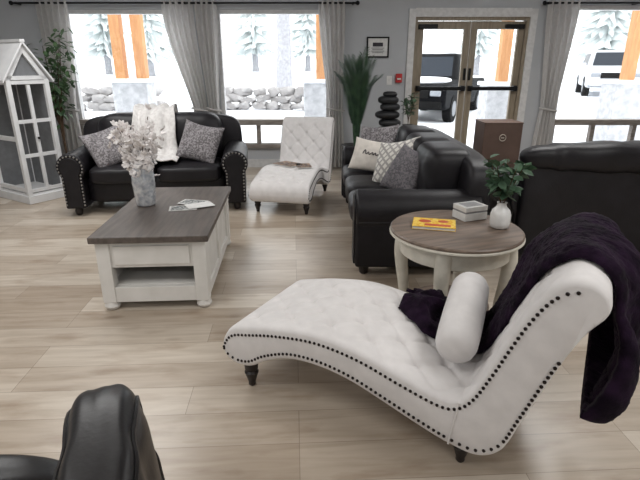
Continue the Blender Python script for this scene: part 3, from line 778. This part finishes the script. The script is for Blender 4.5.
# ------------------------------------------------------------------ white model house
t = thing('model_house', 'tall white open-framed wooden house cabinet with steep gabled roof', 'cabinet', (-3.33, 5.56, 0), R(-32))
hx, hy = .32, .225; EV = 1.30; RD = 1.65
MB().box((0, 0, .045), (2*hx+.012, 2*hy+.012, .09)).build('plinth', M_hwhite, t, bevel=.006)
MB().box((0, 0, .10), (2*hx-.02, 2*hy-.02, .02)).build('bottom_shelf', M_hwhite, t, smooth=False)
MB().box((-hx+.035, 0, .69), (.01, 2*hy-.09, 1.16)).build('back_panel', M_hgrey, t, smooth=False)
MB().box((0, hy-.035, .69), (2*hx-.09, .01, 1.16)).build('side_panel', M_hgrey, t, smooth=False)
for sx in (-1, 1):
    for sy in (-1, 1): MB().box((sx*(hx-.024), sy*(hy-.024), .09+(EV-.09)/2), (.048, .048, EV-.09)).build('corner_post', M_hwhite, t, bevel=.003)
for sy in (-1, 1):
    for z in (.15, .70, EV-.025): MB().box((0, sy*(hy-.022), z), (2*hx-.096, .028, .045)).build('side_rail', M_hwhite, t, smooth=False)
for sx in (-1, 1):
    x = sx*(hx-.022)
    m = MB()
    m.box((x, 0, .69), (.026, .034, 1.12))
    for z in (.14, .52, .88, EV-.025): m.box((x, 0, z), (.028, 2*hy-.096, .036))
    d = m.build('door_frame', M_hwhite, t, smooth=False)
    if sx > 0: MB().sphere((hx+.005, .0, .70), .014, 10, 6).build('knob', M_black, d)
    m = MB()
    for sy in (-1, 1): m.prism([(sy*hy, EV), (sy*(hy-.055), EV), (0, RD-.085), (0, RD)], x-.014, x+.014, 'x')
    m.box((x, 0, EV+.02), (.028, 2*hy-.04, .04))
    m.build('gable_frame', M_hwhite, t, smooth=False)
    MB().prism([(-hy+.04, EV+.03), (hy-.04, EV+.03), (0, RD-.06)], x-sx*.02-.004, x-sx*.02+.004, 'x').build('gable_panel', M_hgrey, t, smooth=False)
for sy in (-1, 1):
    g = MB(); g.prism([(0, RD+.005), (sy*(hy+.04), EV-.03), (sy*(hy+.04), EV-.0), (0, RD+.035)], -hx-.03, hx+.03, 'x'); g.build('roof_panel', M_hwhite, t, smooth=False)
MB().box((0, 0, RD+.03), (2*hx+.07, .05, .03)).build('ridge_cap', M_hwhite, t, bevel=.004)

# ------------------------------------------------------------------ plants
t = thing('potted_tree', 'tall loose green potted plant just right of the white gabled cabinet', 'plant', (-3.36, 6.5, 0))
MB().lathe([(.13,0), (.14,.01), (.18,.3), (.19,.31), (.17,.31), (.16,.27), (.01,.27)], 28).build('pot', M_pot, t, angle=40)
for b in range(9):
    a = b*2*PI/9; sp = .14+.17*random.random()
    pp, _ = catmull([(0,0,.27), (.02*math.cos(a), .02*math.sin(a), .7), (.4*sp*math.cos(a), .4*sp*math.sin(a), 1.1), (sp*math.cos(a), sp*math.sin(a), 1.35+.65*random.random())], 30)
    br = MB().tube(pp, [lerp(.011, .003, i/29) for i in range(30)], 6).build('branch', M_stem, t)
    m = MB()
    for q in range(50):
        c = pp[random.randint(14, 29)]+Vector((random.gauss(0,.07), random.gauss(0,.07), random.gauss(0,.07))); lv, lf = leafpts(random.uniform(.08,.13), .058)
        m.add(lv, lf, Matrix.Translation(c) @ Matrix.Rotation(random.uniform(0, 2*PI), 4, 'Z') @ Matrix.Rotation(random.uniform(-.3, 1.1), 4, 'Y'))
    m.build('leaves', M_leaf, br)
t = thing('potted_palm', 'green potted palm standing between second window and sofa', 'plant', (.48, 6.6, 0))
MB().lathe([(.14,0), (.15,.01), (.19,.42), (.20,.44), (.18,.44), (.17,.40), (.01,.40)], 28).build('pot', M_pot, t, angle=40)
MB().lathe([(.168,.385), (.168,.405), (.005,.41)], 24).build('soil', M_soil, t)
for b in range(26):
    a = b*2.399; sp = .08+.22*((b*37 % 26)/26); H = 1.22+.46*(1-sp/.36)+random.uniform(-.06, .06)
    pts = [(.02*math.cos(a), .02*math.sin(a), .40), (.05*math.cos(a), .05*math.sin(a), .75), (sp*.55*math.cos(a), sp*.55*math.sin(a), H*.85), (sp*math.cos(a), sp*math.sin(a), H-.04*(sp > .22))]
    pp, _ = catmull(pts, 34)
    m = MB(); m.tube(pp, [lerp(.008, .002, i/33) for i in range(34)], 5)
    for i in range(10, 34):
        tg = (pp[min(i+1, 33)]-pp[i-1]).normalized(); sd = tg.cross(Vector((math.cos(a), math.sin(a), .2))).normalized()
        L = .19*(math.sin(PI*(i-7)/30)**.6)
        for s in (-1, 1):
            d = (sd*s*.7+tg*.85+Vector((0,0,-.10))).normalized(); wv = tg*.010
            e = pp[i]+d*L+Vector((0,0,-L*.12)); mid = pp[i]+d*L*.5
            m.add([pp[i]-wv*.4, mid-wv, e, mid+wv], [(0,1,2,3)])
    m.build('frond', M_palm, t, angle=180)
t = thing('pedestal_table', 'dark low pedestal table under the stone fountain by the doors', 'table', (.95, 6.40, 0))
MB().box((0, 0, .585), (.50, .36, .03)).build('tabletop', M_dwood, t, bevel=.005)
for sx in (-1, 1):
    for sy in (-1, 1): MB().box((sx*.22, sy*.15, .285), (.04, .04, .57)).build('leg', M_dwood, t, bevel=.003)
t = thing('stone_fountain', 'black stacked stone tabletop fountain between palm and doors', 'fountain', (.87, 6.40, .601))
for k, (r, z, dx) in enumerate([(.16, .05, 0), (.14, .15, .02), (.155, .25, -.015), (.125, .345, .015), (.13, .43, -.01), (.09, .50, .01)]):
    MB().superbox((dx, 0, z), (2*r, 1.7*r, .105 if k < 5 else .07), 2.6, 10).build('stone_tier', M_dstone, t, angle=90)
t = thing('potted_plant', 'small leafy plant in a grey pot beside the black stone fountain', 'plant', (1.12, 6.37, .601))
MB().lathe([(.05,0), (.055,.01), (.07,.12), (.075,.13), (.065,.13), (.06,.11), (.005,.11)], 24).build('pot', M_pot, t, angle=40)
for b in range(6):
    a = b*PI/3; sp = .06+.05*random.random()
    pp, _ = catmull([(0,0,.11), (.01*math.cos(a), .01*math.sin(a), .22), (sp*math.cos(a), sp*math.sin(a), .38+.12*random.random())], 16)
    br = MB().tube(pp, .003, 5).build('stem', M_stem, t); m = MB()
    for q in range(16):
        lv, lf = leafpts(.075, .04)
        m.add(lv, lf, Matrix.Translation(pp[random.randint(6, 15)]) @ Matrix.Rotation(random.uniform(0, 2*PI), 4, 'Z') @ Matrix.Rotation(random.uniform(-.9, .5), 4, 'Y'))
    m.build('leaves', M_euc, br)

# ------------------------------------------------------------------ outdoors
def gz(x, y):
    k = min(1, max(0, (y-9)/4)); k = k*k*(3-2*k)
    return -.12+.38*k*(1-.95*math.exp(-((x-3.6)/2.6)**2))+max(0, y-22)*.02
m = MB(); vs = []; fs = []; NX, NY = 70, 50
for j in range(NY+1):
    y = 7.47+58*(j/NY)**1.6
    for i in range(NX+1):
        x = lerp(-40, 50, i/NX); vs.append((x, y, gz(x, y)+(.05*noise.noise(Vector((x*.4, y*.4, 0))) if y > 10 else 0)))
for j in range(NY):
    for i in range(NX):
        q = j*(NX+1)+i; fs.append((q, q+1, q+NX+2, q+NX+1))
m.add(vs, fs); struct(m.build('ground', M_snow, angle=180))
def post(x, y, label, dxs):
    t = thing('porch_post', label, 'post', (x, y, gz(x, y)-.05), 0)
    MB().box((0, 0, .62), (.66, .55, 1.24)).build('stone_pier', M_pier, t, bevel=.02)
    MB().box((0, 0, 1.27), (.74, .62, .07)).build('pier_cap', M_snow, t, bevel=.015)
    for dx in dxs: MB().box((dx, 0, 2.2), (.19, .2, 1.8)).build('timber', M_post, t, bevel=.008)
post(-3.62, 10.0, 'paired cedar porch posts on stone pier outside the first window', (-.21, .19))
post(.02, 10.0, 'cedar porch post on stone pier outside the second window', (0,))
post(3.52, 10.0, 'cedar porch post on stone pier outside the double doors', (0,))
post(5.95, 10.0, 'cedar porch post on stone pier outside the right window', (0,))
rm = []
for k in range(4):
    m = MB(); m.superbox((0,0,0), (2, 2, 2), 3.2, 6)
    m.v = [v*(1+.55*noise.noise(v*1.1+Vector((k*7, 3, 0)))) for v in m.v]
    m.v = [Vector((v.x*(.17+.03*k), v.y*.16, v.z*(.13-.012*k))) for v in m.v]
    o = m.build('boulder', M_rock, angle=60); tag(o, 'small grey rock in the low snowy rock wall beyond the left windows', 'rock', 'rocks in the low snowy rock wall'); rm.append(o)
n = 0
for (xa, xb) in ((-6.7, -4.5), (-2.95, -.25)):
    for lay in (0, 1, 2):
        x = xa+.17*lay
        while x < xb:
            o = rm[n] if n < 4 else rm[random.randint(0, 3)].copy()
            if n >= 4: col.objects.link(o)
            y = 14.2+random.uniform(-.06, .06)
            o.location = (x, y+.06*lay, gz(x, y)+.10+.19*lay+random.uniform(-.03, .03)); o.rotation_euler = (random.uniform(-.2, .2), random.uniform(-.25, .25), random.uniform(-.5, .5)+(PI if random.random() < .5 else 0)); o.scale = [random.uniform(.75, 1.15)]*3
            x += random.uniform(.34, .48); n += 1

def vehicle(name, label, cat, loc, rz, mt, truck):
    t = thing(name, label, cat, loc, rz)
    if truck: prof = [(-2.7,.45), (-2.7,1.12), (-.75,1.14), (.95,1.14), (1.1,1.16), (2.45,1.06), (2.62,.95), (2.66,.5), (2.5,.38), (-2.5,.38)]; cab = (-.8, 1.25, -.6, .55, 1.14, 1.86)
    else: prof = [(-2.25,.45), (-2.3,.8), (-2.25,1.08), (1.05,1.08), (1.5,1.06), (2.0,1.0), (2.22,.90), (2.32,.72), (2.34,.5), (2.2,.34), (-2.15,.34)]; cab = (-2.2, 1.2, -1.95, .35, 1.07, 1.74)
    MB().prism(prof, -.96, .96, 'y').build('body', mt, t, bevel=.09 if truck else .16)
    c0, c1, d0, d1, z0, z1 = cab; yb, yt = .90, .70
    B = [Vector(p) for p in ((c0,-yb,z0), (c1,-yb,z0), (c1,yb,z0), (c0,yb,z0), (d0,-yt,z1), (d1,-yt,z1), (d1,yt,z1), (d0,yt,z1))]
    cabo = MB().add(B, [(0,1,5,4), (1,2,6,5), (2,3,7,6), (3,0,4,7), (4,5,6,7)]).build('cabin', mt, t, bevel=.10 if truck else .14)
    def pane(nm, a, b, c, d, u0, u1, v0, v1):
        q = []
        for (u, v) in ((u0,v0), (u1,v0), (u1,v1), (u0,v1)): q.append(lerp(lerp(B[a], B[b], u), lerp(B[d], B[c], u), v))
        nr = (q[1]-q[0]).cross(q[3]-q[0]).normalized(); cen = sum((B[i] for i in (a, b, c, d)), Vector())/4
        if nr.dot(cen-Vector(((c0+c1)/2, 0, (z0+z1)/2))) < 0: nr = -nr
        MB().add([p+nr*.012 for p in q], [(0,1,2,3)]).build(nm, M_cglass, cabo, smooth=False)
    pane('windshield', 1, 2, 6, 5, .09, .91, .12, .86); pane('rear_window', 3, 0, 4, 7, .10, .90, .14, .84)
    for (a, b, c, d) in ((0,1,5,4), (3,2,6,7)):
        pane('side_window', a, b, c, d, .12, .5, .14, .82); pane('side_window', a, b, c, d, .54, .88, .14, .82)
    for x in ((-1.65, 1.7) if truck else (-1.4, 1.45)):
        for s in (-1, 1):
            Mx = Matrix.Translation((x, s*.86, .38)) @ Matrix.Rotation(PI/2, 4, 'X')
            w = MB().lathe([(.2,-.12), (.36,-.12), (.38,-.09), (.38,.09), (.36,.12), (.2,.12)], 28, M=Mx).build('wheel', M_tire, t, angle=40)
            MB().lathe([(.02,-.135), (.21,-.13), (.22,-.1), (.22,.1), (.21,.13), (.02,.135)], 20, M=Mx).build('rim', M_rim, w, angle=40)
    xf = 2.66 if truck else 2.33
    MB().box((xf-.01, 0, .80), (.06, 1.0, .20)).build('grille', M_tire, t, bevel=.01)
    for s in (-1, 1): MB().box((xf-.03, s*.68, .82), (.08, .30, .14)).build('headlight', M_lamp, t, bevel=.03)
    MB().box((xf+.01, 0, .52), (.14, 1.74, .2)).build('bumper', M_tire if truck else mt, t, bevel=.05)
    for s in (-1, 1): MB().box((c1-.32, s*1.02, z0+.12), (.1, .18, .14)).build('side_mirror', mt, t, bevel=.02)
    if truck:
        MB().superbox((1.82, 0, 1.12), (1.25, 1.7, .22), 3, 10).build('snow_cover', M_snow, t, angle=80)
        MB().superbox((-.02, 0, 1.87), (1.05, 1.3, .14), 3, 10).build('snow_cover', M_snow, t, angle=80)
vehicle('pickup_truck', 'black pickup truck with snowy hood parked outside the doors', 'truck', (3.70, 16.2, gz(3.75, 16)+.0), R(-118), M_truck, True)
vehicle('suv', 'white SUV parked in snow outside the right window', 'car', (11.95, 21.5, gz(12, 21.5)+.0), R(-112), M_suv, False)
def conifer(x, y, h):
    t = thing('conifer_tree', 'snowy conifer paled for haze far beyond the snowy parking area', 'tree', (x, y, gz(x, y)-.1), random.uniform(0, 6), 'snowy haze-paled conifers in the distance')
    MB().tube([(0,0,0), (0,0,h*.95)], [h*.022, .02], 10).build('trunk', M_bark, t)
    m = MB(); T = 26
    for k in range(T):
        z = h*(.12+.84*k/T); r = (h*.20*(1-k/T)**.8+.15)*random.uniform(.6, 1.2); nn = 34; vs = [(0, 0, z+h*.06)]; fs = []
        for i in range(nn):
            a = 2*PI*i/nn; q = r*(1 if i % 2 else .45)*random.uniform(.5, 1.3); vs.append((q*math.cos(a), q*math.sin(a), z-.03*h*(1 if i % 2 else .2)*random.uniform(.3, 1.8)))
        for i in range(nn): fs.append((0, 1+i, 1+(i+1) % nn))
        m.add(vs, fs)
    m.build('foliage', M_needle, t, smooth=False)
for (x, y, h) in [(-13, 40, 12), (-11.2, 46, 15), (-17.5, 43, 14), (-6.2, 50, 15), (-1.2, 52, 14), (19.0, 35, 14), (24.5, 37, 15), (12.6, 42, 14)]:
    conifer(x, y, h)
tag(MB().tube([(0,0,-.2), (.05,0,2), (0,.02,5), (.05,0,9)], [.42, .34, .29, .22], 14).build('tree_trunk', M_bark), 'bare grey tree trunk in the snow beyond the second window', 'tree').location = (-1.75, 25, gz(-1.75, 25))

# ------------------------------------------------------------------ light and camera
w = bpy.data.worlds.new('World'); sc.world = w; w.use_nodes = True
bg = w.node_tree.nodes['Background']; bg.inputs[0].default_value = (.95, .98, 1, 1); bg.inputs[1].default_value = 3.0
def area(x, y, sx, sy, e):  # fill light added below the ceiling to brighten the room, no fixture seen
    l = bpy.data.lights.new('ceiling_fill', 'AREA'); l.shape = 'RECTANGLE'; l.size = sx; l.size_y = sy; l.energy = e; l.color = (1, .99, .975)
    o = bpy.data.objects.new('ceiling_fill', l); o.location = (x, y, CEIL-.03); col.objects.link(o)
for x in (-2.2, 2.2):
    for y, e in ((4.4, 47), (1.2, 36), (-1.6, 41)): area(x, y, 1.4, 1.2, e)
cam = bpy.data.cameras.new('camera'); cam.sensor_width = 36; cam.lens = 490/640*36; cam.clip_end = 200
co = bpy.data.objects.new('camera', cam); co.location = (0, 0, 1.45); co.rotation_euler = (R(90-19.7), 0, 0); col.objects.link(co); sc.camera = co
